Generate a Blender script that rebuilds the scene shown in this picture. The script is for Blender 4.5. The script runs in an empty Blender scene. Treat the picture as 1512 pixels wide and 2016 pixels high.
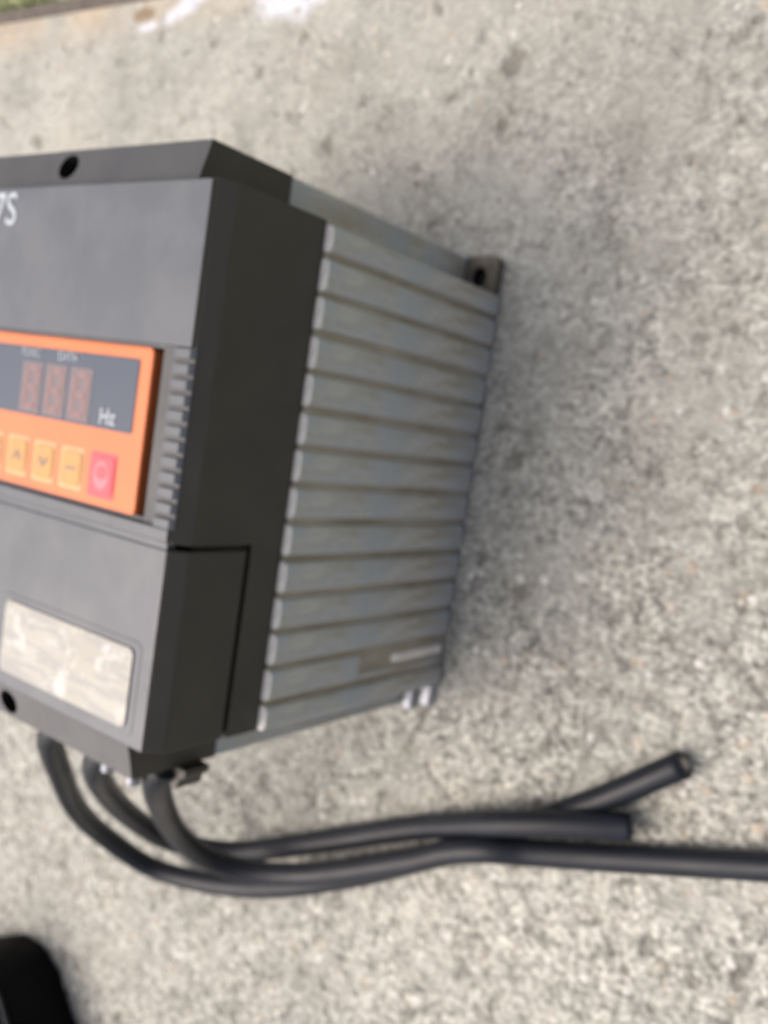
import bpy, bmesh, math, random
from mathutils import Vector, Matrix
random.seed(7)
S = bpy.context.scene
COL = S.collection

# ------------------------------------------------------------------ camera
cam_d = bpy.data.cameras.new('camera')
cam = bpy.data.objects.new('camera', cam_d)
COL.objects.link(cam)
RGT = Vector((0.80083793, 0.14673103, -0.58062778))
DWN = Vector((0.17313041, -0.98484723, -0.01008951))
FWD = Vector((-0.57331010, -0.09244426, -0.81410662))
M = Matrix.Identity(4)
for i in range(3):
    M[i][0] = RGT[i]; M[i][1] = -DWN[i]; M[i][2] = -FWD[i]
M.translation = (0.3060, 0.16467, 0.52378)
cam.matrix_world = M
cam_d.sensor_fit = 'HORIZONTAL'
cam_d.sensor_width = 36.0
cam_d.lens = 43.09
cam_d.clip_start = 0.01
cam_d.clip_end = 200.0
# the phone focused a little too close: everything is slightly soft
cam_d.dof.use_dof = True
cam_d.dof.focus_distance = 0.22
cam_d.dof.aperture_fstop = 16.0
S.camera = cam

# ------------------------------------------------------------------ world, sun, exposure
SUN_AZ = Vector((-0.82, -0.54))      # where the light comes from, seen from above
SUN_EL = math.radians(60)
w = bpy.data.worlds.new('World'); S.world = w; w.use_nodes = True
nt = w.node_tree
sky = nt.nodes.new('ShaderNodeTexSky'); sky.sky_type = 'NISHITA'; sky.sun_disc = False
sky.sun_elevation = SUN_EL
sky.sun_rotation = math.atan2(SUN_AZ.x, SUN_AZ.y)
sky.dust_density = 8.0; sky.air_density = 0.4; sky.ozone_density = 0.0
nt.links.new(sky.outputs[0], nt.nodes['Background'].inputs[0])
nt.nodes['Background'].inputs[1].default_value = 0.15
sl = bpy.data.lights.new('sun', 'SUN'); sl.energy = 1.0; sl.angle = math.radians(85)
sl.color = (1.0, 0.982, 0.945)
so = bpy.data.objects.new('sun', sl); COL.objects.link(so)
d = Vector((SUN_AZ.x, SUN_AZ.y, 0)).normalized() * math.cos(SUN_EL) + Vector((0, 0, math.sin(SUN_EL)))
so.rotation_euler = d.to_track_quat('Z', 'Y').to_euler()
so.location = (-2, -2, 3)
S.view_settings.view_transform = 'Standard'; S.view_settings.look = 'None'
S.view_settings.gamma = 1.0; S.view_settings.exposure = 0.66
S.render.engine = 'CYCLES'

# ------------------------------------------------------------------ material helpers
class NT:
    def __init__(s, name):
        s.m = bpy.data.materials.new(name); s.m.use_nodes = True
        s.t = s.m.node_tree; s.b = s.t.nodes['Principled BSDF']
        s.co = s.t.nodes.new('ShaderNodeTexCoord').outputs['Object']
    def n(s, typ, **kw):
        x = s.t.nodes.new(typ)
        for k, v in kw.items():
            if hasattr(x, k): setattr(x, k, v)
        return x
    def link(s, a, b): s.t.links.new(a, b)
    def coord(s, scale):
        mp = s.n('ShaderNodeMapping'); s.link(s.co, mp.inputs[0]); mp.inputs['Scale'].default_value = scale
        return mp.outputs[0]
    def noise(s, scale, detail=4, rough=.55, dist=0, co=None):
        x = s.n('ShaderNodeTexNoise'); s.link(co or s.co, x.inputs['Vector'])
        x.inputs['Scale'].default_value = scale; x.inputs['Detail'].default_value = detail
        x.inputs['Roughness'].default_value = rough; x.inputs['Distortion'].default_value = dist
        return x.outputs['Fac']
    def voro(s, scale, out='Color', feature='F1', rnd=1.0, co=None):
        x = s.n('ShaderNodeTexVoronoi', feature=feature); s.link(co or s.co, x.inputs['Vector'])
        x.inputs['Scale'].default_value = scale; x.inputs['Randomness'].default_value = rnd
        return x.outputs[out]
    def ramp(s, fac, stops, interp='LINEAR'):
        x = s.n('ShaderNodeValToRGB'); s.link(fac, x.inputs[0]); cr = x.color_ramp; cr.interpolation = interp
        while len(cr.elements) < len(stops): cr.elements.new(0.5)
        for e, (p, c) in zip(cr.elements, stops):
            e.position = p; e.color = (c, c, c, 1) if isinstance(c, (int, float)) else (*c, 1)
        return x.outputs[0]
    def mix(s, fac, a, b, mode='MIX'):
        x = s.n('ShaderNodeMix', data_type='RGBA', blend_type=mode)
        for sock, v in ((x.inputs[0], fac), (x.inputs[6], a), (x.inputs[7], b)):
            if hasattr(v, 'links') or hasattr(v, 'is_linked'): s.link(v, sock)
            elif isinstance(v, (int, float)): sock.default_value = v if sock == x.inputs[0] else (v, v, v, 1)
            else: sock.default_value = (*v, 1)
        return x.outputs[2]
    def math(s, op, a, b=None, clamp=False):
        x = s.n('ShaderNodeMath', operation=op, use_clamp=clamp)
        for sock, v in ((x.inputs[0], a), (x.inputs[1], b)):
            if v is None: continue
            if isinstance(v, (int, float)): sock.default_value = v
            else: s.link(v, sock)
        return x.outputs[0]
    def bump(s, h, strength, dist, prev=None):
        x = s.n('ShaderNodeBump'); s.link(h, x.inputs['Height'])
        x.inputs['Strength'].default_value = strength; x.inputs['Distance'].default_value = dist
        if prev: s.link(prev, x.inputs['Normal'])
        return x.outputs[0]
    def setc(s, c, rough=.5, metal=0, spec=.5, nrm=None):
        for k, v in (('Base Color', c), ('Roughness', rough), ('Metallic', metal), ('Specular IOR Level', spec)):
            sock = s.b.inputs[k]
            if hasattr(v, 'is_linked'): s.link(v, sock)
            elif k == 'Base Color': sock.default_value = (*v, 1)
            else: sock.default_value = v
        if nrm: s.link(nrm, s.b.inputs['Normal'])
        return s.m

def plain(name, c, rough=.5, metal=0, spec=.5, var=.12, scale=60, bump=0.0):
    t = NT(name)
    n = t.noise(scale, 5, .6)
    c2 = t.mix(t.ramp(n, [(.3, 0.0), (.7, 1.0)]), tuple(x*(1-var) for x in c), tuple(min(1, x*(1+var)) for x in c))
    r = t.ramp(t.noise(scale*.4, 4), [(.3, max(0, rough-.07)), (.7, min(1, rough+.07))])
    return t.setc(c2, r, metal, spec, t.bump(t.noise(scale*14, 3), bump, .0003) if bump else None)

def mat_concrete():
    t = NT('concrete')
    big = t.noise(5.0, 5, .6, .4)
    c = t.mix(t.ramp(big, [(.36, 0.0), (.64, 1.0)]), (.285, .288, .262), (.395, .395, .355))
    mid = t.noise(22, 5, .62, .3)
    c = t.mix(t.ramp(mid, [(.34, .55), (.52, 0.0)]), c, (.235, .235, .205))
    warm = t.noise(9, 4, .6)
    c = t.mix(t.ramp(warm, [(.55, 0.0), (.72, .35)]), c, (.38, .365, .315))
    # sand and small aggregate
    fine = t.noise(215, 4, .66)
    # worn, coarser surface towards the near side; smoother trowelled face towards the far corner
    sx = t.n('ShaderNodeSeparateXYZ'); t.link(t.co, sx.inputs[0])
    wv = t.math('ADD', t.math('SUBTRACT', sx.outputs['Y'], t.math('MULTIPLY', sx.outputs['X'], .45)), t.math('MULTIPLY', t.noise(6, 4, .6), .35))
    worn = t.ramp(t.math('ADD', t.math('MULTIPLY', wv, .8), .3), [(.40, 1.0), (.85, .30)])
    worn = t.math('MULTIPLY', worn, t.ramp(t.noise(17, 4, .6), [(.34, .40), (.62, 1.2)]), True)
    c = t.mix(worn, c, t.ramp(fine, [(.34, .34), (.49, .90), (.66, 1.52)]), 'MULTIPLY')
    soft = t.noise(85, 4, .6, .5)
    c = t.mix(worn, c, t.ramp(soft, [(.34, .50), (.48, .95), (.66, 1.30)]), 'MULTIPLY')
    tan = t.noise(64, 3, .5)
    c = t.mix(t.ramp(tan, [(.66, 0.0), (.74, .45)]), c, (.40, .30, .20))
    pit = t.noise(48, 3, .5)
    c = t.mix(t.ramp(pit, [(.30, .75), (.38, 0.0)]), c, (.15, .14, .12))
    # dried white paint near the far edge, rust along the edge
    def blob(px, py, rx, ry, ang=0):
        mp = t.n('ShaderNodeMapping', vector_type='TEXTURE'); t.link(t.co, mp.inputs[0])
        mp.inputs['Location'].default_value = (px, py, 0); mp.inputs['Scale'].default_value = (rx, ry, 1)
        mp.inputs['Rotation'].default_value = (0, 0, ang)
        ln = t.n('ShaderNodeVectorMath', operation='LENGTH'); t.link(mp.outputs[0], ln.inputs[0])
        return ln.outputs['Value']
    edge = t.math('MULTIPLY', t.math('SUBTRACT', t.noise(38, 6, .68), .5), 1.9)
    paint = None
    for b in ((-.222, .474, .045, .021, .15), (-.19, .480, .04, .018), (-.335, .485, .040, .010, .3), (-.385, .474, .018, .005), (-.30, .497, .05, .012)):
        v = t.math('ADD', blob(*b), edge)
        paint = v if paint is None else t.math('MINIMUM', paint, v)
    pm = t.ramp(paint, [(.30, .85), (1.15, 0.0)])
    sepv = t.n('ShaderNodeSeparateXYZ'); t.link(t.co, sepv.inputs[0])
    rust = t.math('MULTIPLY', t.ramp(sepv.outputs['Y'], [(.465, 0.0), (.505, 1.0)]), t.ramp(t.noise(14, 4), [(.4, .1), (.62, .85)]))
    c = t.mix(t.math('MULTIPLY', rust, .65), c, (.46, .33, .20))
    c = t.mix(pm, c, (.56, .59, .66))
    hole = t.math('ADD', blob(-.392, .485, .017, .007), t.math('MULTIPLY', edge, .4))
    c = t.mix(t.ramp(hole, [(.7, .85), (1.0, 0.0)]), c, (.21, .15, .09))
    h = t.math('ADD', t.math('MULTIPLY', fine, .8), t.math('MULTIPLY', soft, 1.2))
    h = t.math('ADD', h, t.math('MULTIPLY', t.ramp(pit, [(.30, 0.0), (.40, 1.0)]), .7))
    nb = t.bump(h, .9, .003)
    return t.setc(c, .88, 0, .3, nb)

def mat_pebble():
    t = NT('aggregate')
    oi = t.n('ShaderNodeNewGeometry').outputs['Random Per Island']
    c = t.ramp(oi, [(0, (.15, .15, .135)), (.2, (.28, .28, .255)), (.5, (.35, .35, .32)), (.75, (.45, .45, .42)), (.88, (.56, .56, .54)), (.94, (.36, .29, .22)), (1, (.28, .25, .20))])
    c = t.mix(t.ramp(t.noise(210, 4, .7), [(.35, .5), (.65, 0.0)]), c, (.36, .35, .31))
    return t.setc(c, .8, 0, .35, t.bump(t.noise(420, 4), .4, .0008))

def mat_plastic(name, c, rough, dust, dustc=(.20, .185, .16), spec=.5):
    t = NT(name)
    n = t.noise(26, 6, .62)
    cc = t.mix(t.ramp(n, [(.44, 0.0), (.62, dust)]), c, dustc)
    st = t.noise(1.0, 5, .6, co=t.coord((170, 14, 60)))
    cc = t.mix(t.ramp(st, [(.58, 0.0), (.75, dust*.7)]), cc, dustc)
    r = t.ramp(t.noise(40, 5), [(.3, rough-.06), (.7, rough+.08)])
    return t.setc(cc, r, 0, spec, t.bump(t.noise(900, 3, .6), .18, .0004))

def mat_alu():
    t = NT('weathered_aluminium')
    a = t.noise(1.0, 6, .6, co=t.coord((50, 50, 16)))
    c = t.mix(t.ramp(a, [(.35, 0.0), (.65, 1.0)]), (.38, .395, .375), (.60, .62, .605))
    dirt = t.noise(1.0, 6, .65, co=t.coord((60, 75, 16)))
    c = t.mix(t.ramp(dirt, [(.44, 0.0), (.62, .8)]), c, (.34, .30, .215))
    blu = t.noise(34, 5, .6)
    c = t.mix(t.ramp(blu, [(.45, 0.0), (.60, .75)]), c, (.38, .43, .465))
    spots = t.noise(120, 5, .7)
    c = t.mix(t.ramp(spots, [(.62, 0.0), (.74, .5)]), c, (.15, .13, .10))
    r = t.ramp(a, [(.3, .50), (.7, .66)])
    return t.setc(c, r, .2, .5, t.bump(t.noise(1.0, 5, .6, co=t.coord((300, 300, 60))), .35, .0008))

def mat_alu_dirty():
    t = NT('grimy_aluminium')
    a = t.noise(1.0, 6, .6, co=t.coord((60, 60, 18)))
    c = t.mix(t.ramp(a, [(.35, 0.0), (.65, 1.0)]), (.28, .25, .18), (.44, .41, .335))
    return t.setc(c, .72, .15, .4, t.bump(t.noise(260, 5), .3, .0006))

def mat_nameplate():
    t = NT('faded_paper_label')
    n = t.noise(30, 5, .6)
    c = t.mix(t.ramp(n, [(.35, 0.0), (.65, 1.0)]), (.265, .26, .222), (.325, .318, .283))
    blk = t.noise(1.0, 3, .5, co=t.coord((38, 300, 1)))
    c = t.mix(t.ramp(blk, [(.50, 0.0), (.56, .7)]), c, (.22, .22, .21))
    wear = t.noise(55, 6, .7)
    c = t.mix(t.ramp(wear, [(.54, 0.0), (.64, .8)]), c, (.44, .44, .43))
    return t.setc(c, .38, 0, .45, t.bump(wear, .12, .0006))

CONC = mat_concrete(); PEB = mat_pebble()
DARK = mat_plastic('dark_case_plastic', (.030, .028, .022), .48, .10, (.06, .055, .045))
SHOULD = mat_plastic('shoulder_plastic', (.056, .058, .062), .48, .4, (.088, .088, .086), .40)
GREY = mat_plastic('grey_front_plastic', (.060, .070, .084), .36, .5, (.096, .104, .112), .42)
BAY = mat_plastic('bay_grey_plastic', (.055, .057, .060), .45, .3, (.09, .09, .09), .32)
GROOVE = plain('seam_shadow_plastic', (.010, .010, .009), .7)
ALU = mat_alu(); ALUD = mat_alu_dirty()
GRIME = plain('rusty_grime', (.13, .115, .085), .75, .1, .4, .3, 200)
PALELIT = plain('pale_lit_metal', (.82, .80, .73), .5, .2, .5, .15, 120)  # pale metal; light on the up-facing fin tops is put into its colour
BRIGHT = plain('machined_aluminium', (.42, .44, .49), .42, .5, .5, .08, 120)
ORANGE = plain('orange_keypad_plastic', (.55, .145, .042), .40, 0, .40, .05, 40, .1)
WINDOW = plain('smoked_display_film', (.016, .030, .058), .18, 0, .5, .08, 30)
SEG = plain('unlit_red_segment', (.17, .088, .088), .4, 0, .5, .06)
DIGITBACK = plain('digit_backing', (.105, .078, .086), .35, 0, .5, .05)
YEL = plain('yellow_membrane_key', (.43, .205, .04), .38, 0, .5, .08, 90)
YELRIM = plain('pale_key_rim', (.45, .29, .13), .42, 0, .5, .06)
RED = plain('red_membrane_key', (.50, .04, .06), .38, 0, .5, .06)
REDL = plain('faded_red_print', (.58, .13, .15), .4, 0, .5, .06)
PRINT = plain('pale_print', (.36, .41, .45), .5, 0, .4, .04)
WPRINT = plain('dim_display_print', (.36, .40, .43), .5, 0, .4, .04)
PRINTD = plain('grey_print', (.15, .14, .115), .5, 0, .4, .04)
PLATE = mat_nameplate()
RUBBER = plain('black_cable_sheath', (.0095, .0120, .0175), .46, 0, .30, .25, 45, .15)
COPPER = plain('dull_conductor', (.10, .095, .09), .6, 0, .5, .2, 300)
CORE = plain('cut_copper_core', (.50, .44, .34), .5, .3, .5, .3, 500)
BLACK = plain('black_fabric', (.003, .003, .003), .8, 0, .12, .2, 80, .25)
WOOD = plain('weathered_timber', (.105, .092, .080), .85, 0, .3, .3, 60, .3)
GRASSM = plain('pale_dry_grass', (.22, .25, .13), .8, 0, .3, .25, 60)
SOIL = plain('pale_green_turf', (.26, .29, .16), .95, 0, .2, .25, 40, .4)
STEEL = plain('screw_steel', (.26, .27, .31), .5, .6, .5, .1, 150)

# ------------------------------------------------------------------ geometry helpers
def obj(name, bm, mats, parent=None, bevel=0, seg=2, smooth=False, loc=None):
    me = bpy.data.meshes.new(name)
    bmesh.ops.recalc_face_normals(bm, faces=bm.faces)
    bm.to_mesh(me); bm.free()
    if not isinstance(mats, (list, tuple)): mats = [mats]
    for m in mats: me.materials.append(m)
    if smooth:
        for p in me.polygons: p.use_smooth = True
    o = bpy.data.objects.new(name, me); COL.objects.link(o)
    if parent: o.parent = parent
    if loc: o.location = loc
    if bevel:
        b = o.modifiers.new('bevel', 'BEVEL'); b.width = bevel; b.segments = seg; b.limit_method = 'ANGLE'
        b.angle_limit = math.radians(28); b.harden_normals = False
    return o

def share(src, name, parent, loc):
    o = src.copy(); o.name = name; COL.objects.link(o); o.parent = parent; o.location = loc
    return o

def thing(name, label, cat, loc=(0, 0, 0), group=None):
    o = bpy.data.objects.new(name, None); COL.objects.link(o); o.location = loc
    o.empty_display_size = .02
    o['label'] = label; o['category'] = cat
    if group: o['group'] = group
    return o

def box(bm, x0, x1, y0, y1, z0, z1, mi=0):
    v = [bm.verts.new(p) for p in ((x0,y0,z0),(x1,y0,z0),(x1,y1,z0),(x0,y1,z0),(x0,y0,z1),(x1,y0,z1),(x1,y1,z1),(x0,y1,z1))]
    for q in ((3,2,1,0),(4,5,6,7),(0,1,5,4),(1,2,6,5),(2,3,7,6),(3,0,4,7)):
        f = bm.faces.new([v[i] for i in q]); f.material_index = mi
    return v

def prism_y(bm, sec, y0, y1, top=None):
    """section in XZ extruded along Y; faces of the section edges listed in top take material 1"""
    a = [bm.verts.new((x, y0, z)) for x, z in sec]; b = [bm.verts.new((x, y1, z)) for x, z in sec]
    n = len(sec)
    bm.faces.new(a); bm.faces.new(b[::-1])
    for i in range(n):
        f = bm.faces.new((a[i], b[i], b[(i+1) % n], a[(i+1) % n]))
        if top and i in top: f.material_index = 1

def rrect(cx, cy, wx, wy, r, n=5):
    pts = []
    for sx, sy, a0 in ((1, 1, 0), (-1, 1, 90), (-1, -1, 180), (1, -1, 270)):
        for k in range(n+1):
            a = math.radians(a0 + 90*k/n)
            pts.append((cx+sx*(wx/2-r)+r*math.cos(a), cy+sy*(wy/2-r)+r*math.sin(a)))
    return pts

def slab(bm, pts, z0, z1, mi=0):
    a = [bm.verts.new((x, y, z0)) for x, y in pts]; b = [bm.verts.new((x, y, z1)) for x, y in pts]
    n = len(pts)
    for f in (bm.faces.new(a[::-1]), bm.faces.new(b)): f.material_index = mi
    for i in range(n):
        f = bm.faces.new((a[i], a[(i+1) % n], b[(i+1) % n], b[i])); f.material_index = mi

def holed(bm, outer, hole, zf, depth, floor=True):
    """top sheet with one hole; zf(x,y) gives its height; walls down by depth from the hole and to the outer base"""
    ov = [bm.verts.new((x, y, zf(x, y))) for x, y in outer]
    hv = [bm.verts.new((x, y, zf(x, y))) for x, y in hole]
    eds = [bm.edges.new((l[i], l[(i+1) % len(l)])) for l in (ov, hv) for i in range(len(l))]
    bmesh.ops.triangle_fill(bm, use_beauty=True, use_dissolve=False, edges=eds, normal=(0, 0, 1))
    hb = [bm.verts.new((v.co.x, v.co.y, v.co.z-depth)) for v in hv]
    n = len(hv)
    for i in range(n): bm.faces.new((hv[i], hv[(i+1) % n], hb[(i+1) % n], hb[i]))
    if floor: bm.faces.new(hb)
    return ov

def catmull(pts, per=8):
    P = [Vector(p) for p in pts]; P = [P[0]*2-P[1]] + P + [P[-1]*2-P[-2]]
    out = []
    for i in range(1, len(P)-2):
        p0, p1, p2, p3 = P[i-1:i+3]
        for k in range(per):
            t = k/per
            out.append(.5*((2*p1)+(p2-p0)*t+(2*p0-5*p1+4*p2-p3)*t*t+(3*p1-p0-3*p2+p3)*t**3))
    out.append(P[-2]); return out

def tube(bm, path, r, n=18, cap=True):
    rings = []; up = Vector((0, 0, 1))
    T = [(path[min(i+1, len(path)-1)]-path[max(i-1, 0)]).normalized() for i in range(len(path))]
    u = up.cross(T[0]); u = (Vector((1, 0, 0)) if u.length < 1e-3 else u).normalized()
    for p, t in zip(path, T):
        u = (u-t*u.dot(t)).normalized(); v = t.cross(u)
        rings.append([bm.verts.new(p+(u*math.cos(2*math.pi*k/n)+v*math.sin(2*math.pi*k/n))*r) for k in range(n)])
    for a, b in zip(rings, rings[1:]):
        for k in range(n):
            f = bm.faces.new((a[k], a[(k+1) % n], b[(k+1) % n], b[k])); f.smooth = True
    if cap: bm.faces.new(rings[0][::-1]); bm.faces.new(rings[-1])
    return rings

def text_mesh(name, body, size, loc, mat, parent, ext=.00015, ang=0, sx=1.0, bold=0.0):
    cu = bpy.data.curves.new(name, 'FONT'); cu.body = body; cu.size = size; cu.extrude = ext; cu.offset = bold
    cu.align_x = 'CENTER'; cu.align_y = 'CENTER'
    tmp = bpy.data.objects.new('tmp', cu); COL.objects.link(tmp)
    me = bpy.data.meshes.new_from_object(tmp.evaluated_get(bpy.context.evaluated_depsgraph_get()))
    bpy.data.objects.remove(tmp); bpy.data.curves.remove(cu)
    me.materials.clear(); me.materials.append(mat); me.name = name
    o = bpy.data.objects.new(name, me); COL.objects.link(o); o.parent = parent; o.location = loc
    o.rotation_euler = (0, 0, ang); o.scale = (sx, 1, 1)
    return o

# ------------------------------------------------------------------ the setting
EDGE = .5035
def ground():
    bm = bmesh.new()
    e0, e1 = (-3.0, EDGE+.085), (3.0, EDGE-.125)      # the slab's far edge runs slightly askew
    top = [(-3, -3), (3, -3), e1, e0]
    slab(bm, top, -.10, 0.0)
    o = obj('concrete_slab', bm, CONC); o['kind'] = 'structure'; o['label'] = 'weathered pale concrete slab'
    bm = bmesh.new()
    s = (e1[1]-e0[1])/6
    def strip(a, b): return [(-3, e0[1]+a), (3, e1[1]+a), (3, e1[1]+b), (-3, e0[1]+b)]
    slab(bm, strip(.002, .0145), -.09, -.002)
    o = obj('timber_edging', bm, WOOD, bevel=.0015); o['label'] = 'dark weathered timber strip along the far edge of the slab'; o['category'] = 'edging'
    bm = bmesh.new()
    vs = [bm.verts.new(p) for p in ((-60, -60, -.104), (60, -60, -.104), (60, 60, -.104), (-60, 60, -.104))]; bm.faces.new(vs)
    o = obj('earth', bm, SOIL); o['kind'] = 'structure'
    bm = bmesh.new()
    slab(bm, [(-3, e0[1]+.0155), (3, e1[1]+.0155), (3, 2.2), (-3, 2.2)], -.1, -.010)
    o = obj('turf', bm, SOIL); o['kind'] = 'structure'
    bm = bmesh.new(); rnd = random.Random(3)
    for k in range(5000):
        x = rnd.uniform(-.95, -.2); y = e0[1]+s*(x+3)+.017+rnd.random()**1.5*.22
        a = rnd.uniform(0, 6.28); h = rnd.uniform(.006, .022); l = rnd.uniform(.1, .9)*h; wd = rnd.uniform(.0006, .0013)
        dx, dy = math.cos(a), math.sin(a)
        p = [(x-dy*wd, y+dx*wd, -.011), (x+dy*wd, y-dx*wd, -.011), (x+dx*l, y+dy*l, -.011+h)]
        bm.faces.new([bm.verts.new(q) for q in p])
    o = obj('grass', bm, GRASSM); o['kind'] = 'stuff'; o['label'] = 'short pale grass beyond the timber edging'; o['category'] = 'grass'
    # exposed aggregate set in the slab
    bm = bmesh.new(); rnd = random.Random(11); n = 0
    while n < 15000:
        x = rnd.uniform(-.75, .40); y = rnd.uniform(-.62, .495)
        # the near, worn part shows more stones than the smooth far part
        wear = .22 + .78*min(1, max(0, (.30-y)/.55 + (x+.1)*.5))
        if rnd.random() > wear: continue
        r = .0012 + .0032*rnd.random()**2.4; a = rnd.uniform(0, 6.28); el = rnd.uniform(.65, 1); hh = r*rnd.uniform(.10, .26)
        m = 7; ca, sa = math.cos(a), math.sin(a)
        r0 = []; r1 = []
        for k in range(m):
            t = 6.2832*k/m; j = rnd.uniform(.8, 1.15)
            for sc, z, lst in ((1.0, -.0003, r0), (.62, hh*.85, r1)):
                px, py = r*sc*j*math.cos(t), r*sc*j*el*math.sin(t)
                lst.append(bm.verts.new((x+px*ca-py*sa, y+px*sa+py*ca, z)))
        top_ = bm.verts.new((x, y, hh))
        for k in range(m):
            k2 = (k+1) % m
            f = bm.faces.new((r0[k], r0[k2], r1[k2], r1[k])); f.smooth = True
            f = bm.faces.new((r1[k], r1[k2], top_)); f.smooth = True
        n += 1
    o = obj('aggregate', bm, PEB); o['kind'] = 'stuff'; o['label'] = 'fine stones showing in the worn concrete surface'; o['category'] = 'aggregate'
ground()

# ------------------------------------------------------------------ the inverter drive
L, W, H, ZC, ZP, CH = .26, .248, .2443, .2352, .1737, .0068
drive = thing('inverter_drive', 'dark grey motor inverter with orange keypad and ribbed aluminium heat sink lying on concrete', 'inverter')

def section(z_top, z_bot):
    """outline of the case across its width, front edges chamfered"""
    k = (z_top-ZC)/(H-ZC); c = CH*k
    return [(0, z_bot), (0, ZC), (-c, z_top), (-W+c, z_top), (-W, ZC), (-W, z_bot)]

SEAM = .0968; REC0, REC1 = .1046, .1862; FLOOR = H-.0020
# inner core, seen only down the seams
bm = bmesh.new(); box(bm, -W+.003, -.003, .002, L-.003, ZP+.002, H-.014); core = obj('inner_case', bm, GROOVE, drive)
# upper cover: side walls in one run, top field and ledge standing above the sunk keypad bay
k = (FLOOR-ZC)/(H-ZC)*CH
Y0 = SEAM+.0012
bm = bmesh.new()
prism_y(bm, [(0, ZP), (0, ZC), (-k, FLOOR), (-.0262, FLOOR), (-.0262, ZP)], Y0, L, {2})
upper = obj('upper_cover', bm, [DARK, BAY], drive)
bm = bmesh.new(); prism_y(bm, [(-W, ZP), (-W, ZC), (-W+k, FLOOR), (-.2150, FLOOR), (-.2150, ZP)], Y0, L, {2})
obj('side_wall', bm, [DARK, BAY], upper)
def field(name, y0, y1, zt, bev):
    bm = bmesh.new()
    prism_y(bm, [(-k, FLOOR), (-CH, zt), (-W+CH, zt), (-W+k, FLOOR), (-.2151, FLOOR), (-.2151, ZP+.003), (-.0261, ZP+.003), (-.0261, FLOOR)], y0, y1, {1})
    return obj(name, bm, [DARK, GREY], upper, bev, 2)
field('top_field', REC1, L-.0002, H, .0007)
field('cover_ledge', Y0+.0002, REC0, H+.0003, .0009)
for ya, yb, zt in ((REC0-.001, .1064, H-.0030), (.1846, REC1+.001, H-.0022), ):
    bm = bmesh.new(); box(bm, -.2148, -.0263, ya, yb, H-.0130, zt); obj('bay_rim', bm, GREY, upper)
bm = bmesh.new(); box(bm, -W+.008, -.0072, SEAM-.0030, Y0+.001, H-.006, H-.0011); obj('seam_strip', bm, GREY, upper)
# grip ribs in a column at the edge of the bay
bm = bmesh.new()
x_l, x_r = -.0182, -.0068
sec = [(x_l, FLOOR-.0004), (x_l, H-.0008), (x_l+.0009, H), (x_r-.0002, H+.0001), (x_r+.0010, H-.0010), (-.0046, FLOOR-.0003)]
prism_y(bm, sec, -.0023, .0023, {2})
rib0 = obj('grip_rib', bm, GREY, upper, .0004, 2)
for i in range(12):
    y = .1066+i*.00698
    if i == 0: rib0.location = (0, y, 0)
    else: share(rib0, 'grip_rib', upper, (0, y, 0))
# lower case below the terminal cover
bm = bmesh.new(); box(bm, -W, 0, 0, Y0, ZP, .1958)
obj('lower_case', bm, DARK, drive)
# terminal cover
bm = bmesh.new(); prism_y(bm, section(H-.0004, .1985), 0.0, SEAM-.0016, {2})
tcov = obj('terminal_cover', bm, [DARK, GREY], drive, .0009, 2)
bm = bmesh.new()
frame_o = rrect(-.0705, .0272, .1130, .0452, .004)
slab(bm, frame_o, H-.0008, H-.00015); obj('nameplate_frame', bm, GREY, tcov, .0003)
bm = bmesh.new(); slab(bm, rrect(-.0705, .0270, .1035, .0378, .0035), H, H+.0007)
obj('nameplate', bm, PLATE, tcov)['label'] = 'faded cream paper nameplate with worn illegible print'

# sloping mounting shoulders at both ends, each with a bolt hole
XS = -.0215; TT = .0205
def shoulder(y_in, y_out, hy):
    zi, zo = .2393, .2337
    def zf(x, y): return zi+(zo-zi)*(y-y_in)/(y_out-y_in)
    bm = bmesh.new()
    x0, x1 = -W-XS, XS
    outer = [(x0, y_in), (x1, y_in), (x1, y_out), (x0, y_out)]
    hole = [(-.1235+.0078*math.cos(6.28318*k/28), hy+.0066*math.sin(6.28318*k/28)) for k in range(28)]
    ov = holed(bm, outer, hole, zf, .035)
    bv = [bm.verts.new((v.co.x, v.co.y, .1795)) for v in ov]
    for i in range(4): bm.faces.new((ov[i], ov[(i+1) % 4], bv[(i+1) % 4], bv[i]))
    bm.faces.new(bv)
    side = obj('mounting_shoulder', bm, [SHOULD, DARK, GROOVE], drive)
    for p in side.data.polygons:
        n = p.normal
        if abs(n.x) > .9 and abs(p.center.x-x1) < .001 or abs(n.x) > .9 and abs(p.center.x-x0) < .001: p.material_index = 1
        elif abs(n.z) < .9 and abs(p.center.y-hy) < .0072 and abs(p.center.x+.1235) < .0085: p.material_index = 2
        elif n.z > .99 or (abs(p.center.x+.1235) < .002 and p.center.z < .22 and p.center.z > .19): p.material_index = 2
    return side
shoulder(L+.0003, L+TT, .2714)
shoulder(-.0003, -TT, -.0120)

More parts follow.
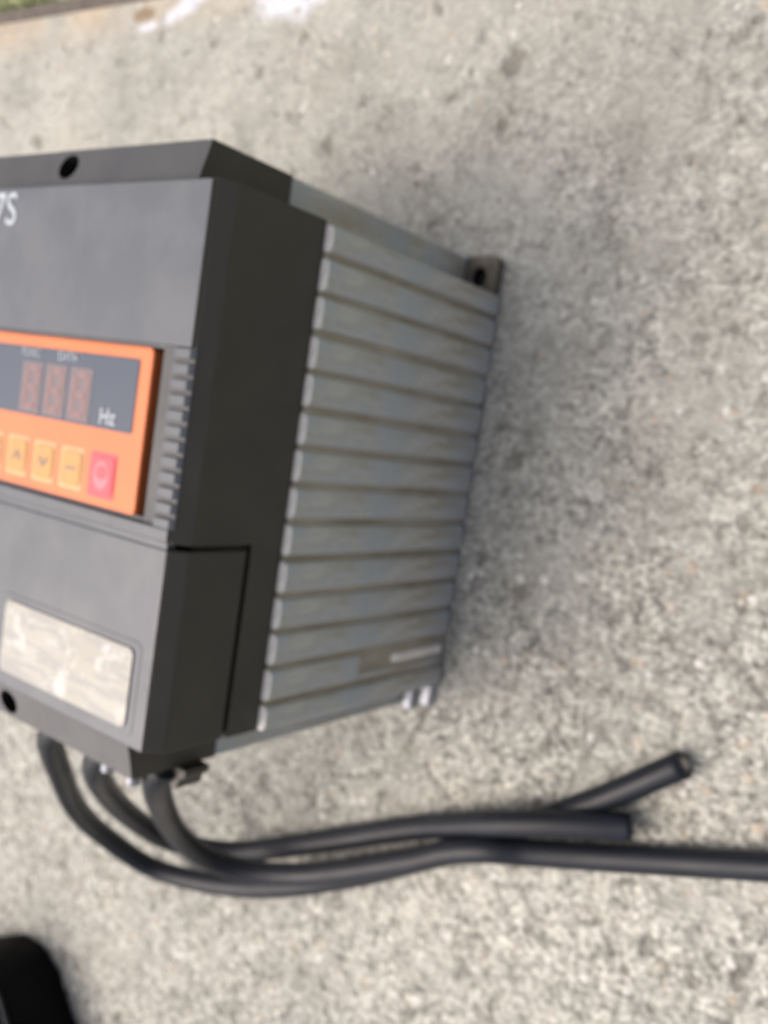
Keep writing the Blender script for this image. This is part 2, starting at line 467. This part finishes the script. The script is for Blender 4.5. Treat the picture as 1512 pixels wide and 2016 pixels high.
# heat sink
sink = bpy.data.objects.new('heat_sink', None); COL.objects.link(sink); sink.parent = drive
bm = bmesh.new(); box(bm, -W-XS, XS, -TT+.0003, L+TT-.0003, .004, .1792)
obj('sink_body', bm, ALU, sink, .001)
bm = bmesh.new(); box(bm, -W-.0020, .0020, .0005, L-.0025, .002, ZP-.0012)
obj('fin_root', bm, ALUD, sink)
XH = .0046; G0, GP = .0146, .01905
def fin_mesh(y0, y1, z0, z1):
    bm = bmesh.new()
    # a bar with a slightly crowned face
    sec = [(-.0066, 0), (XH-.0016, 0), (XH-.0003, .0016), (XH, (y1-y0)*.5), (XH-.0003, (y1-y0)-.0016), (XH-.0016, y1-y0), (-.0066, y1-y0)]
    a = [bm.verts.new((x, y, z0)) for x, y in sec]; b = [bm.verts.new((x, y, z1)) for x, y in sec]
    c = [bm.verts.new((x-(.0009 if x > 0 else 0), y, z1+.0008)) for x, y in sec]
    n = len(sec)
    bm.faces.new(a[::-1]); bm.faces.new(c).material_index = 2  # fin top gets the paler metal, painted as if lit from above
    for lo, hi in ((a, b), (b, c)):
        for i in range(n):
            f = bm.faces.new((lo[i], lo[(i+1) % n], hi[(i+1) % n], hi[i]))
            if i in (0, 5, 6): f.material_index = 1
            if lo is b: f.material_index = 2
    return bm
gw = .0018
ZT = ZP-.0010
fin = obj('fin', fin_mesh(0, GP-2*gw, .003, ZT), [ALU, ALUD, PALELIT], sink)
for i in range(12):
    y = G0+GP*i+gw
    if i == 0:
        fin_n = obj('fin', fin_mesh(0, GP-2*gw, .098, ZT), [ALU, ALUD, PALELIT], sink, loc=(0, y, 0))
        fin_n['label'] = 'fin cut short above a grimy notch near the ground'
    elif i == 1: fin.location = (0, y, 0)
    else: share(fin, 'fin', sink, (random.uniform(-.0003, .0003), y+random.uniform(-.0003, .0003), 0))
obj('fin', fin_mesh(0, .0142-gw, .003, ZT), [ALU, ALUD, PALELIT], sink, loc=(0, .0003, 0))
obj('fin', fin_mesh(0, .0142-gw, .003, ZT), [ALU, ALUD, PALELIT], sink, loc=(0, .2432+gw, 0))
lf = fin_mesh(0, GP-2*gw, .003, ZT)
for v in lf.verts: v.co.x = -v.co.x
lfo = obj('fin', lf, [ALU, ALUD, PALELIT], sink, loc=(-W, G0+gw, 0))
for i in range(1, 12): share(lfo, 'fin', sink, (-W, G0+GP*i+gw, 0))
# bright strip inside the notch
bm = bmesh.new(); box(bm, -.0066, .0036, .0225, .0280, .006, .062)
obj('notch_strip', bm, PALELIT, sink, .0012, 3)
bm = bmesh.new(); box(bm, -.0066, .0030, .0160, .0195, .004, .096)
obj('notch_lip', bm, ALU, sink, .001)
# feet on the ground: slotted tabs
def foot(y0, y1, prong):
    s = 1 if y1 > y0 else -1
    bm = bmesh.new()
    if prong:
        # two prongs with an open slot between
        for xa, xb, ye in ((-.0185, -.0125, -.0215), (-.0055, .0012, -.0150)):
            box(bm, xa, xb, ye, y0, .0006, .0085)
        box(bm, -.0215, .0016, y0+.004*s if s < 0 else y0, y0 if s < 0 else y0+.004, .0008, .0083)
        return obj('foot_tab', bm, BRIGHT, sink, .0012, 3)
    pts = rrect(-.0095, (y0+y1)/2, .0235, abs(y1-y0), .004)
    hole = [(-.0098+.0052*math.cos(6.28318*k/20), (y0+y1)/2-.0015+.0062*math.sin(6.28318*k/20)) for k in range(20)]
    ov = holed(bm, pts, hole, lambda x, y: .0085, .008)
    bv = [bm.verts.new((v.co.x, v.co.y, .0006)) for v in ov]; n = len(ov)
    for i in range(n): bm.faces.new((ov[i], ov[(i+1) % n], bv[(i+1) % n], bv[i]))
    f = obj('foot_tab', bm, [GRIME, GROOVE], sink)
    for p in f.data.polygons:
        if p.center.z < .006 and math.hypot(p.center.x+.0098, p.center.y-(y0+y1)/2+.0015) < .0066: p.material_index = 1
    return f
foot(-.001, -.0175, True)
foot(.2575, .2812, False)
for yy in (-.012, .270):
    bm = bmesh.new(); slab(bm, rrect(-W+.0095, yy, .0235, .022, .004), .0006, .0085); obj('foot_tab', bm, ALUD, sink, .001)

# keypad
KX0, KX1, KY0, KY1, KZ = -.2105, -.0303, .1065, .1845, H+.0004
bm = bmesh.new(); slab(bm, rrect((KX0+KX1)/2, (KY0+KY1)/2, KX1-KX0, KY1-KY0, .0032), H-.0138, KZ)
keypad = obj('keypad', bm, ORANGE, drive, .0012, 3)
bm = bmesh.new(); slab(bm, rrect((-.202-.0385)/2, (.1434+.1784)/2, .1635, .0350, .0016), KZ-.001, KZ+.0004)
win = obj('display_window', bm, WINDOW, keypad, .0002)
# three seven-segment digits
def seg_mesh():
    bm = bmesh.new(); t = .0030; hw, hh = .0049, .0098; z0, z1 = 0, .00014
    def hbar(cy):
        slab(bm, [(-hw+.0004, cy), (-hw+t*.5, cy+t/2), (hw-t*.5, cy+t/2), (hw-.0004, cy), (hw-t*.5, cy-t/2), (-hw+t*.5, cy-t/2)], z0, z1)
    def vbar(cx, ya, yb):
        slab(bm, [(cx, ya), (cx-t/2, ya+t*.5), (cx-t/2, yb-t*.5), (cx, yb), (cx+t/2, yb-t*.5), (cx+t/2, ya+t*.5)], z0, z1)
    for cy in (-hh, 0, hh): hbar(cy)
    for cx in (-hw, hw):
        vbar(cx, -hh+.0003, -.0003); vbar(cx, .0003, hh-.0003)
    slab(bm, [(hw+.0028+.0010*math.cos(6.283*k/10), -hh+.0010*math.sin(6.283*k/10)) for k in range(10)], z0, z1)
    return bm
for i, dx in enumerate((-.1213, -.1010, -.0807)):
    bm = bmesh.new(); slab(bm, rrect(0, 0, .0178, .0262, .0006), 0, .00014)
    dg = obj('digit', bm, DIGITBACK, keypad, loc=(dx, .1577, KZ+.0004))
    sgm = obj('segments', seg_mesh(), SEG, dg, loc=(0, 0, .00016))
    for v in sgm.data.vertices: v.co.x += .07*v.co.y
text_mesh('lettering', 'FUNC', .0058, (-.1240, .1751, KZ+.00058), WPRINT, win)
text_mesh('lettering', 'DATA', .0058, (-.0930, .1751, KZ+.00058), WPRINT, win)
text_mesh('lettering', 'Hz', .0105, (-.0572, .1492, KZ+.00058), WPRINT, win, bold=.00012)
# membrane keys
def key(x, w, h, m, rim):
    bm = bmesh.new(); slab(bm, rrect(0, 0, w+.0028, h+.0034, .0016), 0, .0003)
    r = obj('key', bm, rim, keypad, loc=(x, .1216, KZ-.0001))
    bm = bmesh.new(); slab(bm, rrect(0, 0, w, h, .0026), 0, .0006)
    obj('key_cap', bm, m, r, .0002, loc=(0, 0, .0002))
    return r
def mark(par, pts, m, z=.00085):
    bm = bmesh.new(); slab(bm, pts, 0, .00012); obj('key_mark', bm, m, par, loc=(0, 0, z))
def chevron(s): return [(-.0042, -.0018*s), (0, .0034*s), (.0042, -.0018*s), (.0027, -.0026*s), (0, .0008*s), (-.0027, -.0026*s)][::1 if s > 0 else -1]
kz = [key(x, .0155, .0172, YEL, YELRIM) for x in (-.1975, -.1740, -.1505, -.1270, -.1037, -.0806)]
mark(kz[3], chevron(1), PRINTD); mark(kz[4], chevron(-1), PRINTD)
for dy in (0.0,): mark(kz[5], [(-.0042, dy-.0006), (.0042, dy-.0006), (.0042, dy+.0006), (-.0042, dy+.0006)], PRINTD)
rk = key(-.0564, .0172, .0182, RED, RED)
rk['label'] = 'red stop key'
ring = bmesh.new(); slab(ring, [(.0058*math.cos(6.28318*k/24), .0070*math.sin(6.28318*k/24)) for k in range(24)], 0, .0003); obj('key_dome', ring, REDL, rk, .0002, loc=(0, 0, .0007))
ring = bmesh.new(); slab(ring, [(.0041*math.cos(6.28318*k/24), .0012+.0034*math.sin(6.28318*k/24)) for k in range(24)], 0, .0003); obj('key_mark', ring, RED, rk, .0001, loc=(0, 0, .00085))
# model lettering at the head of the cover
text_mesh('lettering', '7S', .0240, (-.1632, .2476, H+.0002), PRINT, upper, sx=.98, bold=.0001)
# terminal block and clip under the lower shoulder
bm = bmesh.new(); box(bm, -.075, -.026, -.0285, -TT-.0002, .188, .2130)
tb = obj('terminal_block', bm, GROOVE, drive, .001)
for x in (-.060, -.040):
    bm = bmesh.new()
    path = [Vector((x, -.0275, .2165)), Vector((x, -.0335, .2165))]
    tube(bm, path, .0036, 14); obj('terminal_screw', bm, STEEL, tb, .0006)
bm = bmesh.new(); slab(bm, [(-.0275, -.0205), (-.0155, -.0205), (-.0155, -.0245), (-.0190, -.0265), (-.0205, -.0320), (-.0255, -.0330), (-.0275, -.0270)], .188, .2050)
obj('cover_clip', bm, DARK, drive, .001)

# ------------------------------------------------------------------ cables
CR = .0079
def cable(pts, label, cut_end):
    root = thing('power_cable', label, 'cable', pts[0], 'cables from the inverter')
    o0 = Vector(pts[0])
    path = [p-o0 for p in catmull(pts, 9)]
    bm = bmesh.new(); tube(bm, path, CR, 22)
    obj('sheath', bm, RUBBER, root)
    if cut_end:
        t = (path[-1]-path[-3]).normalized()
        bm = bmesh.new(); tube(bm, [path[-1]-t*.002, path[-1]+t*.0011], CR*.62, 16); ins = obj('insulation', bm, COPPER, root)
        bm = bmesh.new(); tube(bm, [path[-1], path[-1]+t*.0016], CR*.40, 12); obj('conductor', bm, CORE, ins)
    return root
A = [(-.105, -.021, .205), (-0.1327, -0.0416, 0.200), (-0.1732, -0.0865, 0.16), (-0.2159, -0.1397, 0.11), (-0.2353, -0.1816, 0.065), (-0.2198, -0.2143, 0.025), (-0.166, -0.2103, 0.0095), (-0.1056, -0.1876, 0.0080), (-0.0433, -0.1537, 0.0080), (0.004, -0.1236, 0.0080), (0.05, -0.0908, 0.0080), (0.0762, -0.0717, 0.0080), (0.1008, -0.0537, 0.0080), (0.1324, -0.029, 0.0080), (0.1702, 0.0032, 0.0080)]
B = [(-.066, -.021, .208), (-0.0896, -0.0437, 0.2), (-0.1394, -0.0887, 0.15), (-0.1702, -0.1308, 0.1), (-0.176, -0.1639, 0.055), (-0.1435, -0.1709, 0.022), (-0.0831, -0.1447, 0.0080), (-0.0002, -0.1008, 0.0080), (0.0405, -0.0804, 0.016), (0.0718, -0.0655, 0.0230), (0.0988, -0.0547, 0.0240), (0.1243, -0.0472, 0.0190), (0.1488, -0.0410, 0.0110)]
C = [(-.028, -.021, .207), (-0.0408, -0.0351, 0.2), (-0.086, -0.0806, 0.15), (-0.1197, -0.1259, 0.1), (-0.1259, -0.1565, 0.062), (-0.1025, -0.1644, 0.038), (-0.0565, -0.1509, 0.0255), (0.0138, -0.1131, 0.0240), (0.0421, -0.0956, 0.0240), (0.0677, -0.0837, 0.0240), (0.0938, -0.0785, 0.0132), (0.1388, -0.0647, 0.0080), (0.2225, -0.0353, 0.0080), (0.2657, -0.0202, 0.0080), (.40, .03, .0080), (.60, .13, .0080)]
cable(A, 'black cable with cut end pointing away diagonally across the concrete', True)
cable(B, 'black cable with blunt cut end lying between the other two cables', True)
cable(C, 'longest black cable running out of the picture to the right', False)

# ------------------------------------------------------------------ the black bag at the corner
def bag():
    base = [(-0.551, -0.445), (-0.448, -0.388), (-0.408, -0.367), (-0.38, -0.362), (-0.360, -0.370), (-0.341, -0.385), (-0.325, -0.401), (-0.309, -0.417), (-0.280, -0.450), (-.262, -.52), (-.30, -.60), (-.42, -.65), (-.55, -.62), (-.62, -.53)]
    loop = catmull([(x, y, 0) for x, y in base+base[:1]], 5)[:-1]
    cx = sum(p.x for p in loop)/len(loop); cy = sum(p.y for p in loop)/len(loop)
    root = thing('bag', 'black soft bag with a rounded corner, cut off at the lower left', 'bag', (cx, cy, 0))
    bm = bmesh.new(); rings = []
    prof = [(0.0005, .975), (.008, 1.0), (.025, 1.0), (.045, .975), (.060, .93), (.070, .86), (.077, .74), (.081, .5), (.083, .2)]
    rnd = random.Random(5); ph = [rnd.uniform(0, 6.28) for _ in range(4)]
    for z, s in prof:
        r = []
        for i, p in enumerate(loop):
            t = 6.28318*i/len(loop)
            k = s*(1+.010*math.sin(5*t+ph[0]+z*60)+.006*math.sin(11*t+ph[1]-z*90))
            r.append(bm.verts.new(((p.x-cx)*k, (p.y-cy)*k, z*(1+.05*math.sin(3*t+ph[2])))))
        rings.append(r)
    n = len(loop)
    for a, b in zip(rings, rings[1:]):
        for i in range(n): bm.faces.new((a[i], a[(i+1) % n], b[(i+1) % n], b[i])).smooth = True
    bm.faces.new(rings[-1]); bm.faces.new(rings[0][::-1])
    seam = [v.co.copy() for v in rings[4]]
    obj('shell', bm, BLACK, root)
    bm = bmesh.new(); tube(bm, seam+seam[:1], .0022, 8); obj('piping', bm, RUBBER, root)
bag()
